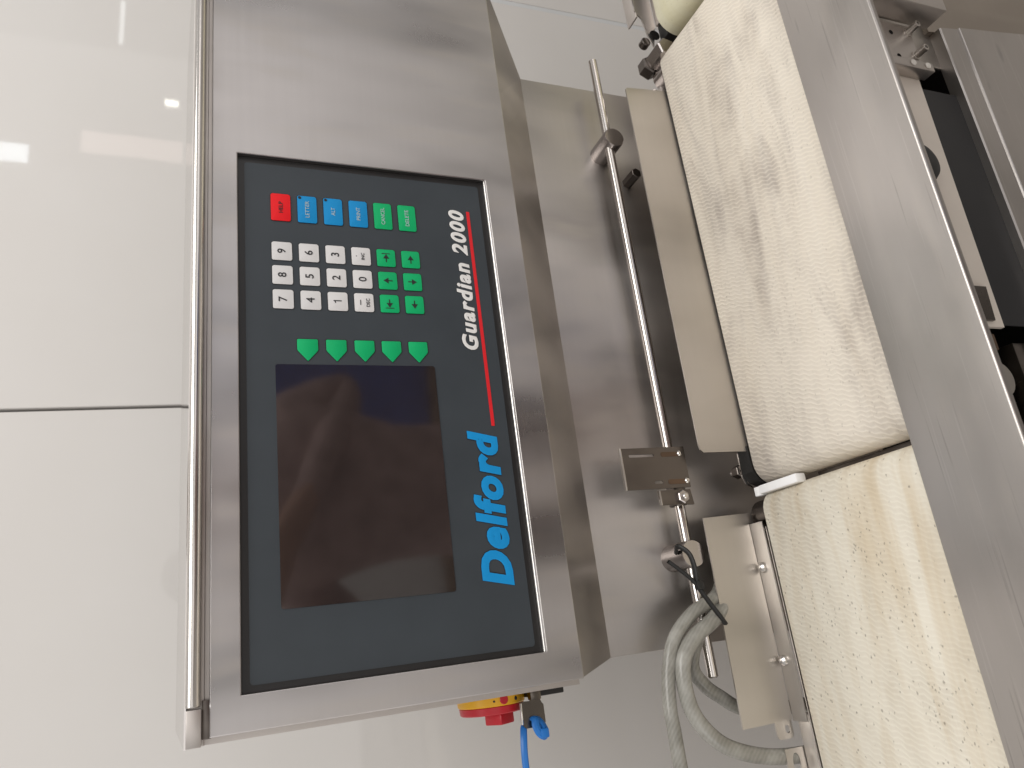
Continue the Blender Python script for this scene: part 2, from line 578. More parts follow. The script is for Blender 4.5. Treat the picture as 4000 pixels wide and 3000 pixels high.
wall_piece("wall_panel", 0.003, 0.952, 0.0, 0.05, M_wall)
wall_piece("wall_panel", -0.950, -0.0005, 0.004, 0.05, M_wall)
wall_piece("wall_panel", 0.964, 1.90, 0.0, 0.05, M_wall)
wall_piece("wall_panel", -1.90, -0.953, 0.004, 0.05, M_wall)
wall_piece("wall_panel", 1.903, 2.85, 0.0, 0.05, M_wall)
wall_piece("wall_panel", -2.85, -1.903, 0.004, 0.05, M_wall)
wall_piece("joint_strip", 0.9519, 0.9641, 0.0012, 0.05, M_strip, 0.0005)
wall_piece("joint_gap", -0.0006, 0.0031, 0.012, 0.05, M_joint, 0)
wall.rotation_euler = (0, -TILT, 0)

# ------------------------------------------------------------------ console cabinet on its column
YF = 0.6195
ZB = -0.2965
XL, XR = -0.042, 0.745
con = thing("checkweigher_console", "brushed stainless steel console cabinet standing on a steel column behind the belts", "machine cabinet", (0.3, 0.66, FLOOR))
# front door with the opening for the control panel
hx0, hx1, hz0, hz1 = -0.0165, 0.4527, -0.2640, -0.0209
bm = prism_xz([(XL, ZB), (XR, ZB), (XR, 0.0008), (XL, 0.0008)], YF, YF + 0.0105, holes=[[(hx0, hz0), (hx1, hz0), (hx1, hz1), (hx0, hz1)]])
bmesh.ops.recalc_face_normals(bm, faces=bm.faces)
es = [e for e in bm.edges if len(e.link_faces) == 2 and e.calc_face_angle(0) > 1.0 and all(abs(v.co.y - YF) < 1e-5 for v in e.verts)]
bmesh.ops.bevel(bm, geom=es, offset=0.0009, segments=2, affect='EDGES', profile=0.5)
obj("front_door", bm, MS_face, con, smooth=8)
# body with sloped roof
prof = [(0.6305, ZB), (0.6305, 0.004), (0.626, 0.0045), (0.626, 0.0155), (0.868, 0.0302), (0.868, ZB)]
obj("cabinet_body", extrude_profile(prof, -0.0468, XR + 0.004), MS_dull, con)
roof = extrude_profile([(0.6165, 0.0160), (0.6165, 0.0172), (0.870, 0.0318), (0.870, 0.0303)], -0.0472, XR + 0.005)
MS_roof = steel("roof_steel", (0.72, 0.69, 0.67), 0.10, 0.03, 'x', 0.0, 0.05, seed=2.0, bumpd=0.0)
obj("roof", roof, MS_roof, con)
glint_strip = extrude_profile([(YF - 0.0002, hz0 - 0.0014), (YF + 0.0020, hz0 + 0.0006), (YF + 0.0048, hz0 + 0.0006), (YF + 0.0048, hz0 - 0.0014)], hx0 + 0.0003, hx1 - 0.0003)
obj("lip_glint_strip", glint_strip, MS_lip_glint, con, smooth=5)  # bright chamfer added so the opening's lower lip shows a highlight
obj("hinge_tube", cyl((-0.0203, 0.6155, 0.0117), (1, 0, 0), XR + 0.02, 0.0051, 28), MS_tube, con)
obj("end_block", box(-0.0465, -0.0217, 0.6130, 0.6200, 0.0060, 0.0160, 0.0005), MS_dull, con)
obj("hinge_block", box(-0.0425, -0.0165, 0.6205, 0.6255, -0.0005, 0.0058, 0.0006), MS_dark, con)
# transition hood
YC = 0.660
ZC = -0.3458
CL, CR = -0.0308, 0.6350
bm = bmesh.new()
V = lambda *c: bm.verts.new(c)
a = V(XL, 0.6225, ZB + .0012); q = V(0.571, 0.6225, ZB + .0012); r_ = V(XR, 0.6225, ZB + .0012)
cl = V(CL, YC, ZC); cr = V(CR, YC, ZC)
ab = V(XL, 0.866, ZB + .0012); rb = V(XR, 0.866, ZB + .0012)
clb = V(CL, 0.850, ZC); crb = V(CR, 0.850, ZC)
r2 = V(0.799, 0.668, -0.3170); rb2 = V(0.799, 0.866, -0.3170)
for f in ((a, q, cr, cl), (q, r2, cr), (q, r_, r2), (r2, rb2, crb, cr), (r_, rb, rb2, r2), (ab, a, cl, clb), (rb2, rb, ab, clb, crb), (a, ab, rb, r_, q), (cl, cr, crb, clb)):
    bm.faces.new(f)
obj("transition_hood", bm, MS_col, con, smooth=10)
obj("column", box(CL, CR, YC, 0.852, FLOOR + 0.002, ZC + 0.001, 0.0012), MS_col, con)
for (bx, bz) in ((0.500, -0.4680),):
    obj("guide_stud", cyl((bx, YC - 0.024, bz), (0, 1, 0), 0.026, 0.0065, 6), MS_dark, con)

# ------------------------------------------------------------------ control panel
KS = 1.0078
PY = YF + 0.0050          # face of the overlay


def kx(x):
    return x * KS


pan = thing("control_panel", "dark navy membrane control panel with coloured keys and a black screen, set in the console", "control panel", (0.22, PY, -0.142))
obj("bezel", box(hx0 + .0002, hx1 - .0002, PY + 0.0004, PY + 0.004, hz0 + .0002, hz1 - .0002), M_bezel, pan)
ov = prism_xz(rrect(kx(-0.0110), kx(0.4432), kx(-0.2552), kx(-0.0268), 0.003), PY, PY + 0.001)
obj("overlay", ov, M_navy, pan)


def bevel_front(bm, y, off):
    es = [e for e in bm.edges if all(abs(v.co.y - y) < 1e-6 for v in e.verts)]
    bmesh.ops.bevel(bm, geom=es, offset=off, segments=2, affect='EDGES', profile=0.5)
    return bm


def text_bm(s, x0, x1, z0, z1, y, bold=0.0, shear=0.0, fit=True, space=1.0):
    """lettering filled to a box on the panel: x0..x1, z0..z1 (baseline to cap height); bold is the stroke growth"""
    cu = bpy.data.curves.new("t", 'FONT')
    cu.body = s
    cu.size = 1.0
    cu.shear = shear
    cu.bevel_depth = max(bold, 0.0005)
    cu.bevel_resolution = 0
    cu.extrude = 0.002
    cu.space_character = space
    cu.resolution_u = 4
    ob = bpy.data.objects.new("t", cu)
    COL.objects.link(ob)
    bpy.context.view_layer.update()
    dg = bpy.context.evaluated_depsgraph_get()
    me = bpy.data.meshes.new_from_object(ob.evaluated_get(dg))
    bpy.data.objects.remove(ob)
    bm = bmesh.new()
    bm.from_mesh(me)
    bpy.data.meshes.remove(me)
    xs = [v.co.x for v in bm.verts]
    ys = [v.co.y for v in bm.verts]
    zs = max(v.co.z for v in bm.verts)
    mx, Mx, my, My = min(xs), max(xs), min(ys), max(ys)
    sx = (x1 - x0) / (Mx - mx)
    sz = (z1 - z0) / (My - my)
    if not fit:
        sx = sz
        x0 = (x0 + x1) / 2 - sx * (Mx - mx) / 2
    for v in bm.verts:
        v.co = Vector((x0 + (v.co.x - mx) * sx, y - v.co.z / zs * 0.0002, z0 + (v.co.y - my) * sz))
    return bm


def key(name, cx, cz, w, h, mat, label, r=0.0017, poly=None):
    cx, cz = kx(cx), kx(cz)
    w, h = w * KS, h * KS
    if poly is None:
        p1 = rrect(cx - w / 2, cx + w / 2, cz - h / 2, cz + h / 2, r)
        e = 0.0006
        p2 = rrect(cx - w / 2 - e, cx + w / 2 + e, cz - h / 2 - e, cz + h / 2 + e, r + e)
    else:
        p1, p2 = poly(cx, cz, w, h, 0.0), poly(cx, cz, w, h, 0.0006)
    k = obj("key", bevel_front(prism_xz(p1, PY - 0.0008, PY + 0.0003), PY - 0.0008, 0.0004), mat, pan, label)
    obj("outline", prism_xz(p2, PY - 0.0003, PY + 0.0002), M_edge, k)
    return k, cx, cz


KY = PY - 0.0010


def leg_text(k, s, cx, cz, w, h, mat, bold=0.0, fit=True):
    obj("legend", text_bm(s, cx - w / 2, cx + w / 2, cz - h / 2, cz + h / 2, KY, bold, fit=fit), mat, k)


CX = (0.3040, 0.3279, 0.3519)
RZS = (-0.0580, -0.0817, -0.1055, -0.1292, -0.1529, -0.1767)
rows = (("7", "8", "9"), ("4", "5", "6"), ("1", "2", "3"))
for ri, row in enumerate(rows):
    for ci, s in enumerate(row):
        k, cx, cz = key("key", CX[ci], RZS[ri], 0.0184, 0.0176, M_keyw, "white key marked %s" % s)
        if s == "1":
            obj("legend", prism_xz([(cx + .0001, cz - .0034), (cx + .0011, cz - .0034), (cx + .0011, cz + .0040), (cx + .0004, cz + .0040), (cx - .0003, cz + .0030), (cx - .0017, cz + .0024), (cx - .0017, cz + .0016), (cx + .0001, cz + .0021)], KY, KY + .0002), M_ink, k)
            continue
        leg_text(k, s, cx, cz + 0.0004, 0.0048, 0.0074, M_ink, 0.010, fit=False)
k, cx, cz = key("key", CX[0], RZS[3], 0.0184, 0.0176, M_keyw, "white key marked with a minus sign and DEC")
leg_text(k, "DEC", cx, cz - 0.0036, 0.0084, 0.0032, M_ink)
obj("legend", box(cx - .0026, cx + .0026, KY, KY + .0002, cz + .0028, cz + .0036), M_ink, k)
k, cx, cz = key("key", CX[1], RZS[3], 0.0184, 0.0176, M_keyw, "white key marked 0")
leg_text(k, "0", cx, cz, 0.0046, 0.0074, M_ink, 0.010, fit=False)
k, cx, cz = key("key", CX[2], RZS[3], 0.0184, 0.0176, M_keyw, "white key marked with a point and INC")
leg_text(k, "INC", cx, cz - 0.0016, 0.0072, 0.0030, M_ink)
obj("legend", cyl((cx, KY + .0002, cz + .0044), (0, -1, 0), 0.0002, 0.0005, 10), M_ink, k)


def arrow(k, cx, cz, ang, bar):
    bm = bmesh.new()
    y = KY
    c, s = math.cos(ang), math.sin(ang)

    def pts(l):
        return [bm.verts.new((cx + u * c - v * s, y, cz + u * s + v * c)) for u, v in l]
    bm.faces.new(pts([(-.0044, -.0005), (-.0002, -.0005), (-.0002, .0005), (-.0044, .0005)]))
    bm.faces.new(pts([(-.0006, -.0030), (.0042, 0), (-.0006, .0030)]))
    if bar:
        bm.faces.new(pts([(.0043, -.0040), (.0050, -.0040), (.0050, .0040), (.0043, .0040)]))
    r = bmesh.ops.extrude_face_region(bm, geom=bm.faces[:])
    bmesh.ops.translate(bm, verts=[v for v in r['geom'] if isinstance(v, bmesh.types.BMVert)], vec=(0, 0.0002, 0))
    obj("legend", bm, M_ink, k)


for ci, rz, ang, bar, lab in ((0, 4, PI, 1, "green key with an arrow left to a bar"), (1, 4, PI / 2, 0, "green key with an up arrow"), (2, 4, 0, 1, "green key with an arrow right to a bar"),
                              (0, 5, PI, 0, "green key with a left arrow"), (1, 5, -PI / 2, 0, "green key with a down arrow"), (2, 5, 0, 0, "green key with a right arrow")):
    k, cx, cz = key("key", CX[ci], RZS[rz], 0.0180, 0.0176, M_keyg, lab)
    arrow(k, cx, cz, ang, bar)
for ri, s, mat, ink, wd in ((0, "HELP", M_keyr, M_ink, .0118), (1, "LETTER", M_keyb, M_inkp, .0176), (2, "ALT", M_keyb, M_inkp, .0084), (3, "PRINT", M_keyb, M_inkp, .0140), (4, "CANCEL", M_keyg, M_inkp, .0186), (5, "DELETE", M_keyg, M_inkp, .0180)):
    k, cx, cz = key("key", 0.3976, RZS[ri], 0.0284, 0.0174, mat, "%s key marked %s" % ({M_keyr: "red", M_keyb: "blue", M_keyg: "green"}[mat], s))
    leg_text(k, s, cx, cz, wd, 0.0036, ink, 0.001)
    if s in ("LETTER", "ALT"):
        obj("indicator_dot", cyl((cx + .0122, KY + .0004, cz + .0066), (0, -1, 0), 0.0006, 0.0014, 16), M_ink, k)


def home_poly(cx, cz, w, h, e):
    # flat edge to the right, point to the left (towards the screen)
    x0, x1 = cx - w / 2 - e, cx + w / 2 + e
    xs = cx - w / 2 + 0.0105 - e * .3
    return [(x1, cz - h / 2 - e + .0008), (x1 - .0008, cz - h / 2 - e), (xs, cz - h / 2 - e), (xs - .0012, cz - h / 2 - e + .0006), (x0 + .0006, cz - .0008), (x0, cz), (x0 + .0006, cz + .0008),
            (xs - .0012, cz + h / 2 + e - .0006), (xs, cz + h / 2 + e), (x1 - .0008, cz + h / 2 + e), (x1, cz + h / 2 + e - .0008)][::-1]


for i, hz in enumerate((-0.0774, -0.1022, -0.1271, -0.1516, -0.1764)):
    key("key", 0.2560, hz, 0.0204, 0.0178, M_keyg, "plain green pointed key, %s from the top" % ("first", "second", "third", "fourth", "fifth")[i], poly=home_poly)

# screen
sb = prism_xz(rrect(kx(0.0405), kx(0.2423), kx(-0.1903), kx(-0.0500), 0.0022), PY - 0.0006, PY + 0.0005)
obj("screen", sb, M_screen, pan, smooth=5)
# printed brand lettering and red line
for nm, txt, bx, mat_, bold_, sp, lab in (("lettering", "Delford", (0.0405, 0.1800, -0.2436, -0.2143), M_inkb, 0.052, 1.13, "large bold blue slanted lettering"),
                                         ("lettering", "Guardian 2000", (0.2596, 0.4124, -0.2362, -0.2200), M_inkw, 0.041, 1.18, "bold white slanted lettering with a number")):
    t_ = obj(nm, text_bm(txt, kx(bx[0]), kx(bx[1]), kx(bx[2]), kx(bx[3]), PY - 0.0004, bold_, 0.22, space=sp), mat_, pan, lab)
    e_ = 0.00045
    obj("outline", text_bm(txt, kx(bx[0]) - e_, kx(bx[1]) + e_, kx(bx[2]) - e_, kx(bx[3]) + e_, PY - 0.0001, bold_ + 0.018, 0.22, space=sp), M_edge, t_)
obj("red_line", box(kx(0.1842), kx(0.4118), PY - 0.0004, PY + 0.0002, kx(-0.2426), kx(-0.2394)), M_inkr, pan)

# ------------------------------------------------------------------ isolator switch, hasp plate, ties
iso = thing("isolator_switch", "yellow and red rotary isolator switch on the left side of the console", "switch", (-0.047, 0.70, -0.2397))
iso_c = Vector((-0.0475, 0.700, -0.2397))
obj("base_plate", box(-0.0545, -0.0475, 0.672, 0.728, -0.2995, -0.2655, 0.0012), M_black, iso)
obj("yellow_ring", add_lathe(bmesh.new(), (-0.0475, 0.70, -0.2380), (-1, 0, 0), [(0, .0312), (.0085, .0308), (.0095, .0298)], 48), M_yellow, iso)
obj("red_disc", add_lathe(bmesh.new(), (-0.0570, 0.70, -0.2380), (-1, 0, 0), [(0, .0288), (.0006, .0296), (.0058, .0292), (.0068, .0280)], 48), M_red, iso)
bm = box(-0.0735, -0.0632, -0.0095, 0.0095, -0.0095, 0.0095, 0.0012)
bmesh.ops.rotate(bm, verts=bm.verts, cent=(0, 0, 0), matrix=Matrix.Rotation(math.radians(32), 3, 'X'))
bmesh.ops.translate(bm, verts=bm.verts, vec=(0, 0.693, -0.2420))
obj("handle", bm, M_red, iso)
rim = lambda deg: Vector((0, math.cos(math.radians(deg)), math.sin(math.radians(deg))))
rd = rim(183)
obj("rim_indicator", cyl(Vector((-0.0520, 0.70, -0.2380)) + rd * 0.0300, rd, 0.0016, 0.0040, 20), M_red, iso)
for deg, wmark in ((166, 0.0007), (207, 0.0013)):
    rd = rim(deg)
    obj("position_mark", cyl(Vector((-0.0525, 0.70, -0.2380)) + rd * 0.0303, rd, 0.0010, wmark * 1.5, 10), M_ink, iso)

has = thing("hasp_plate", "small bare steel padlock hasp plate hanging beside the red switch", "hasp", (-0.062, 0.665, -0.262))
pl = [(-0.0465, -0.2642), (-0.0465, -0.2715), (-0.0564, -0.2721), (-0.0590, -0.2732), (-0.0606, -0.2746), (-0.0750, -0.2748), (-0.0781, -0.2730), (-0.0781, -0.2560), (-0.0764, -0.2541), (-0.0732, -0.2524), (-0.0574, -0.2528), (-0.0560, -0.2545), (-0.0565, -0.2622), (-0.0529, -0.2636)]
bm = prism_xz(pl, 0.6650, 0.6666, holes=[[(-0.0712 + .0019 * math.cos(k * PI / 4), -0.2634 + .0019 * math.sin(k * PI / 4)) for k in range(8)]])
obj("plate", bm, MS_hasp, has)
obj("rolled_edge", tube([(-0.0565, .6655, -0.2533), (-0.066, .6650, -0.2528), (-0.0745, .6655, -0.2530)], 0.0011, 10), MS_bright, has)
obj("neck_lug", box(-0.0560, -0.0470, 0.6640, 0.6720, -0.2730, -0.2630, 0.0006), MS_hasp, has)

bt = thing("cable_tie", "blue plastic cable tie looped through the hasp plate below the red switch", "cable tie", (-0.083, 0.664, -0.265))
obj("tie_strap", tube([(-0.0712, .6690, -0.2634), (-0.0745, .6720, -0.2590), (-0.0772, .6690, -0.2550), (-0.0843, .6660, -0.2528), (-0.0936, .665, -0.2515), (-0.1016, .665, -0.2512), (-0.1082, .665, -0.2512), (-0.1167, .665, -0.2514), (-0.135, .665, -0.2530)], 0.0030, 10, flat=0.5), M_blue, bt)
obj("tie_loop", tube([(-0.0712, .6675, -0.2634), (-0.0715, .6620, -0.2638), (-0.0765, .6600, -0.2632), (-0.0820, .6590, -0.2652), (-0.0850, .6595, -0.2690), (-0.0835, .6610, -0.2720), (-0.0779, .6620, -0.2708), (-0.0725, .6640, -0.2675), (-0.0708, .6675, -0.2645)], 0.0025, 10, flat=1.5), M_blue, bt)
obj("tie_head", box(-0.0870, -0.0790, 0.6560, 0.6630, -0.2735, -0.2655, 0.0014), M_blue, bt)

# ------------------------------------------------------------------ guide rod, bosses, sensor bracket
RY_, RZ_ = 0.632, -0.4338
rod = thing("guide_rod", "long polished steel rod held off the column by two round bosses", "rod", (0.3, RY_, RZ_))
obj("rod", cyl((-0.0600, RY_, RZ_), (1, 0, 0), 0.7145, 0.0052, 24, 0.0012), MS_rod, rod)
for bx, bz, br in ((0.5355, -0.4370, 0.0128), (0.0530, -0.4325, 0.0135)):
    obj("boss", add_lathe(bmesh.new(), (bx, YC + 0.001, bz), (0, -1, 0), [(0, br), (0.0365, br), (0.0390, br * 0.93)], 40), MS_boss, rod)

sen = thing("sensor_bracket", "dark slotted steel sensor bracket with rust marks clamped on the polished rod", "bracket", (0.135, 0.61, -0.40))
slots = [rrect(0.1470, 0.1500, -0.4010, -0.3725, 0.0014, 3), rrect(0.1202, 0.1232, -0.4060, -0.3960, 0.0014, 3)]
bm = prism_xz([(0.1155, -0.4362), (0.1565, -0.4366), (0.1560, -0.3640), (0.1153, -0.3655)], 0.6100, 0.6118, holes=slots)
obj("plate", bm, MS_dark, sen)
obj("top_lip", box(0.1150, 0.1565, 0.6096, 0.6130, -0.3652, -0.3632, 0.0005), MS_guide, sen)
for sx_, sz_ in ((0.1490, -0.4215), (0.1215, -0.4245)):
    obj("rust_streak", prism_xz(rrect(sx_ - .0024, sx_ + .0024, sz_ - 0.0105, sz_ + 0.0130, 0.002, 4), 0.6097, 0.6101), M_rust, sen)
    obj("screw", add_lathe(bmesh.new(), (sx_ + .0005, 0.6098, sz_ - 0.0085), (0, -1, 0), [(0, .0028), (.0010, .0028), (.0020, .0018), (.0023, .0006)], 16), MS_bright, sen)
obj("clamp_plate", prism_xz([(0.0990, -0.4385), (0.1140, -0.4370), (0.1140, -0.4000), (0.1000, -0.4010)], 0.6130, 0.6150), MS_dark, sen)
obj("clamp_lip", box(0.0995, 0.1145, 0.6122, 0.6155, -0.4022, -0.4006, 0.0005), MS_guide, sen)
obj("clamp_nut", cyl((0.1065, 0.6135, -0.4255), (0, -1, 0), 0.0050, 0.0066, 6, 0.0008), MS_boss, sen)
obj("clamp_stud", cyl((0.1065, 0.6135, -0.4255), (0, -1, 0), 0.0085, 0.0030, 16, 0.0008), MS_bright, sen)
obj("clamp_block", box(0.1010, 0.1500, 0.6255, 0.6400, -0.4405, -0.4270, 0.001), MS_dark, sen)


# ------------------------------------------------------------------ belts
def belt(name, x0, x1, y0, y1, ztop, r, mat, parent, nseg=14):
    """closed loop round two rollers with axes at x0 and x1; edges softly rounded"""
    path = []
    zc = ztop - r
    L = 24
    for i in range(L + 1):
        path.append((x0 + (x1 - x0) * i / L, ztop))
    for k in range(1, nseg):
        a = PI / 2 - PI * k / nseg
        path.append((x1 + r * math.cos(a), zc + r * math.sin(a)))
    for i in range(L + 1):
        path.append((x1 - (x1 - x0) * i / L, zc - r))
    for k in range(1, nseg):
        a = -PI / 2 - PI * k / nseg
        path.append((x0 + r * math.cos(a), zc + r * math.sin(a)))
    bm = bmesh.new()
    n = len(path)
    e = 0.0006
    cols = [(y0, -0.0016), (y0, -e), (y0 + e, 0.0), (y1 - e, 0.0), (y1, -e), (y1, -0.0016)]
    rings = []
    for i, (x, z) in enumerate(path):
        px, pz = path[i - 1]
        qx, qz = path[(i + 1) % n]
        t = Vector((qx - px, 0, qz - pz)).normalized()
        nrm = Vector((-t.z, 0, t.x))
        rings.append([bm.verts.new(Vector((x, y, z)) + nrm * h) for y, h in cols])
    for i in range(n):
        for k in range(len(cols) - 1):
            bm.faces.new((rings[i][k], rings[(i + 1) % n][k], rings[(i + 1) % n][k + 1], rings[i][k + 1]))
    return obj(name, bm, mat, parent, smooth=50)


ZT = -0.5
wc = thing("weigh_conveyor", "middle conveyor with a cream ribbed belt and a tall steel guide plate", "conveyor", (0.37, 0.49, -0.56))
belt("belt", 0.1315, 0.6230, 0.398, 0.5905, ZT, 0.022, M_belt, wc)
obj("bed", box(0.135, 0.62, 0.400, 0.5885, -0.5400, -0.5030, 0.001), MS_dull, wc)
obj("guide_plate", prism_xz([(0.1452, -0.5020), (0.5895, -0.5020), (0.5845, -0.4475), (0.5825, -0.4455), (0.1530, -0.4432), (0.1485, -0.4440), (0.1455, -0.4470)], 0.5935, 0.5952), MS_guide, wc)
obj("guide_gap_strip", box(0.128, 0.612, 0.5915, 0.5930, -0.5400, -0.5015, 0.0004), M_rubber_shade, wc)  # black strip filling the narrow gap between belt and guide
# black end block at the near-left corner of the belt's far side
bm = bmesh.new()
bmc = [(0.150, -0.4985), (0.1500, -0.545), (0.1180, -0.545), (0.1120, -0.530), (0.1105, -0.515), (0.1150, -0.5050), (0.1240, -0.4995)]
obj("end_block", prism_xz(bmc, 0.5915, 0.6075), M_rubber_shade, wc)
obj("block_trim", prism_xz([(0.146, -0.4990), (0.146, -0.5020), (0.1160, -0.5035), (0.1120, -0.5085), (0.1100, -0.5085), (0.1145, -0.5010), (0.1220, -0.4985)], 0.6078, 0.6092), MS_bright, wc)
obj("gap_plate", box(0.1037, 0.1092, 0.4000, 0.5370, -0.5350, -0.5280), MS_dark, wc)
obj("adjust_nut", cyl((0.1290, 0.6092, -0.5010), (0, 1, 0), 0.010, 0.0070, 6), MS_dark, wc)
obj("adjust_screw", cyl((0.1290, 0.6092, -0.5010), (0, 1, 0), 0.016, 0.0036, 16), MS_bright, wc)
obj("side_bar", box(0.128, 0.640, 0.6085, 0.6150, -0.5450, -0.5080, 0.001), MS_dull, wc)
# far right end: pulley cap and stub
obj("pulley_cap", cyl((0.6230, 0.5920, -0.5220), (0, 1, 0), 0.022, 0.0185, 24), MS_boss, wc)
obj("pulley_nut", cyl((0.6060, 0.6150, -0.5050), (0, 1, 0), 0.012, 0.0060, 6), MS_bright, wc)

inf = thing("infeed_conveyor", "brown stained cream belt conveyor with an angled steel guide held by two dome bolts", "conveyor", (-0.05, 0.49, -0.56))
belt("belt", -0.62, 0.0835, 0.398, 0.5905, ZT, 0.020, M_belt2, inf)
obj("bed", box(-0.62, 0.078, 0.400, 0.5885, -0.5370, -0.5030, 0.001), MS_dull, inf)
obj("end_roller", add_lathe(bmesh.new(), (0.0815, 0.5915, -0.5205), (0, 1, 0), [(0, .0165), (.0230, .0165), (.0242, .0155)], 36), MS_dark, inf)
obj("roller_plate", prism_xz(rrect(0.040, 0.0870, -0.545, -0.4975, 0.003), 0.6165, 0.6180), MS_guide, inf)
gp = obj("guide_plate", prism_xz([(-0.1045, -0.4985), (0.0865, -0.4985), (0.0848, -0.4460), (-0.1050, -0.4425)], 0.6140, 0.6157), MS_guide, inf)
fl = obj("guide_flange", box(-0.1060, 0.0752, 0.5955, 0.6140, -0.5005, -0.4988, 0.0004), MS_guide, inf)
for bx in (0.0322, -0.0534):
    obj("dome_bolt", add_lathe(bmesh.new(), (bx, 0.6075, -0.4988), (0, 0, 1), [(0, .0052), (.0012, .0052), (.0028, .0046), (.0044, .0030), (.0052, .0016), (.0054, .0006)], 24), MS_bright, inf)
obj("side_strip", box(-0.62, 0.0700, 0.5935, 0.5950, -0.5300, -0.5012, 0.0003), MS_bright, inf)
obj("side_gap_shade", box(-0.62, 0.0700, 0.5908, 0.5932, -0.5300, -0.5040), M_rubber_shade, inf)  # black filler painted as shade in the gap beside the belt
obj("side_bar", box(-0.62, -0.1000, 0.5952, 0.6100, -0.5350, -0.5008, 0.0006), MS_guide, inf)
slot = [(-0.1395 + 0.0085 * math.cos(a * PI / 8) * 1.0, -0.4905 + 0.0042 * math.sin(a * PI / 8)) for a in range(16)]
obj("slotted_bracket", prism_xz([(-0.210, -0.5060), (-0.1275, -0.5060), (-0.1270, -0.4800), (-0.210, -0.4800)], 0.6110, 0.6126, holes=[slot]), MS_guide, inf)
obj("slotted_lug", prism_xz(rrect(-0.1200, -0.0990, -0.4985, -0.4800, 0.004, 4), 0.6165, 0.6180, holes=[rrect(-0.1155, -0.1085, -0.4950, -0.4900, 0.0022, 3)]), MS_guide, inf)

gap = thing("gap_strip", "short bright white plastic strip lying in the gap between the two cream belts", "strip", (0.105, 0.565, -0.508))
obj("strip", box(0.1008, 0.1092, 0.5380, 0.5915, -0.5130, -0.5010, 0.0012), M_white, gap)
obj("strip_tongue", box(0.0998, 0.1092, 0.5915, 0.6010, -0.5110, -0.5030, 0.0012), M_white, gap)

out = thing("outfeed_conveyor", "far conveyor with a smooth yellowed belt and a pale steel side plate", "conveyor", (0.9, 0.49, -0.56))
belt("belt", 0.6890, 1.25, 0.385, 0.5780, ZT, 0.026, M_belt3, out)
obj("side_plate", prism_xz([(0.6960, -0.5130), (1.20, -0.5130), (1.20, -0.4880), (0.7230, -0.4880), (0.7140, -0.4870), (0.7040, -0.4950), (0.6780, -0.4990), (0.6620, -0.5050)], 0.5990, 0.6010), MS_dull, out)
obj("side_foot", box(0.6945, 1.20, 0.5820, 0.5985, -0.545, -0.5135, 0.001), MS_dull, out)
obj("slot_shade_block", box(0.6700, 0.6942, 0.5830, 0.5985, -0.545, -0.5160, 0.001), M_rubber_shade, out)  # black box added to paint the dark inside of an open slot
obj("belt_gap_shade", box(0.7000, 1.20, 0.5785, 0.5815, -0.545, -0.5080), M_rubber_shade, out)  # black filler, shade of the gap between belt and side foot
obj("top_flange", box(0.7050, 1.20, 0.5992, 0.6200, -0.4900, -0.4880, 0.0005), MS_dull, out)
obj("tension_slot", cyl((0.6790, 0.5985, -0.5080), (0, -1, 0), 0.002, 0.0070, 20), M_void, out)
obj("tension_shaft", cyl((0.6450, 0.5790, -0.5080), (0, 1, 0), 0.030, 0.0135, 6, 0.0016, 0.3), MS_boss, out)
obj("tension_nut", cyl((0.6440, 0.6080, -0.5035), (0, 1, 0), 0.016, 0.0130, 6, 0.0016), MS_dark, out)
obj("tension_bolt", cyl((0.6720, 0.6020, -0.4975), (0, 1, 0), 0.010, 0.0062, 16, 0.001), MS_dark, out)

# ------------------------------------------------------------------ front cover rail
rail = thing("front_cover", "long scratched flat steel cover rail running along the near edge of both belts", "cover rail", (0.3, 0.36, -0.52))
prof = [(0.4010, -0.505), (0.4010, -0.4912), (0.3998, -0.4900)]
for k in range(7):
    a = PI / 2 + (PI / 2) * k / 6
    prof.append((0.3197 + 0.0022 * math.cos(a), -0.4922 + 0.0022 * math.sin(a)))
prof += [(0.3176, -0.4945), (0.3188, -0.4945), (0.3190, -0.4925), (0.3200, -0.4915), (0.3995, -0.4915), (0.3995, -0.505)]
obj("rail", extrude_profile(prof, -0.7, 1.3), MS_rail, rail, smooth=40)

# ------------------------------------------------------------------ frame under the rail
fr = thing("conveyor_frame", "pale steel conveyor side frame with a load cell plate and black knob below the rail", "machine frame", (0.33, 0.40, -0.62))
obj("side_plate", prism_xz([(0.1952, -0.6262), (0.500, -0.6335), (0.500, -0.515), (0.1952, -0.515)], 0.3895, 0.3930), M_pale, fr)
mp = obj("load_cell_plate", prism_xz([(0.4655, -0.6377), (0.5180, -0.6370), (0.5180, -0.545), (0.4655, -0.545)], 0.3850, 0.3885), MS_dull, fr)
for sx_, sz_ in ((0.5095, -0.6330), (0.4808, -0.6325)):
    obj("socket_screw", add_lathe(bmesh.new(), (sx_, 0.3850, sz_), (0, -1, 0), [(0, .0052), (.0016, .0052), (.0018, .0035), (.0125, .0035), (.0128, .0018), (.0100, .0016)], 20), MS_guide, mp)
for sx_, sz_ in ((0.5053, -0.6096), (0.4768, -0.6095)):
    obj("bolt_hole", cyl((sx_, 0.3852, sz_), (0, -1, 0), 0.0004, 0.0026, 14, 0.0001), M_void, mp)
obj("load_cell_block", box(0.4555, 0.4652, 0.3760, 0.3890, -0.6385, -0.545, 0.0008), MS_dull, fr)
for sz_ in (-0.6300, -0.6110):
    obj("zinc_washer", cyl((0.4605, 0.3762, sz_), (0, -1, 0), 0.0018, 0.0032, 14), M_boltw, fr)
obj("backing_plate", box(0.4950, 0.560, 0.4040, 0.4070, -0.700, -0.545, 0.0006), MS_guide, fr)
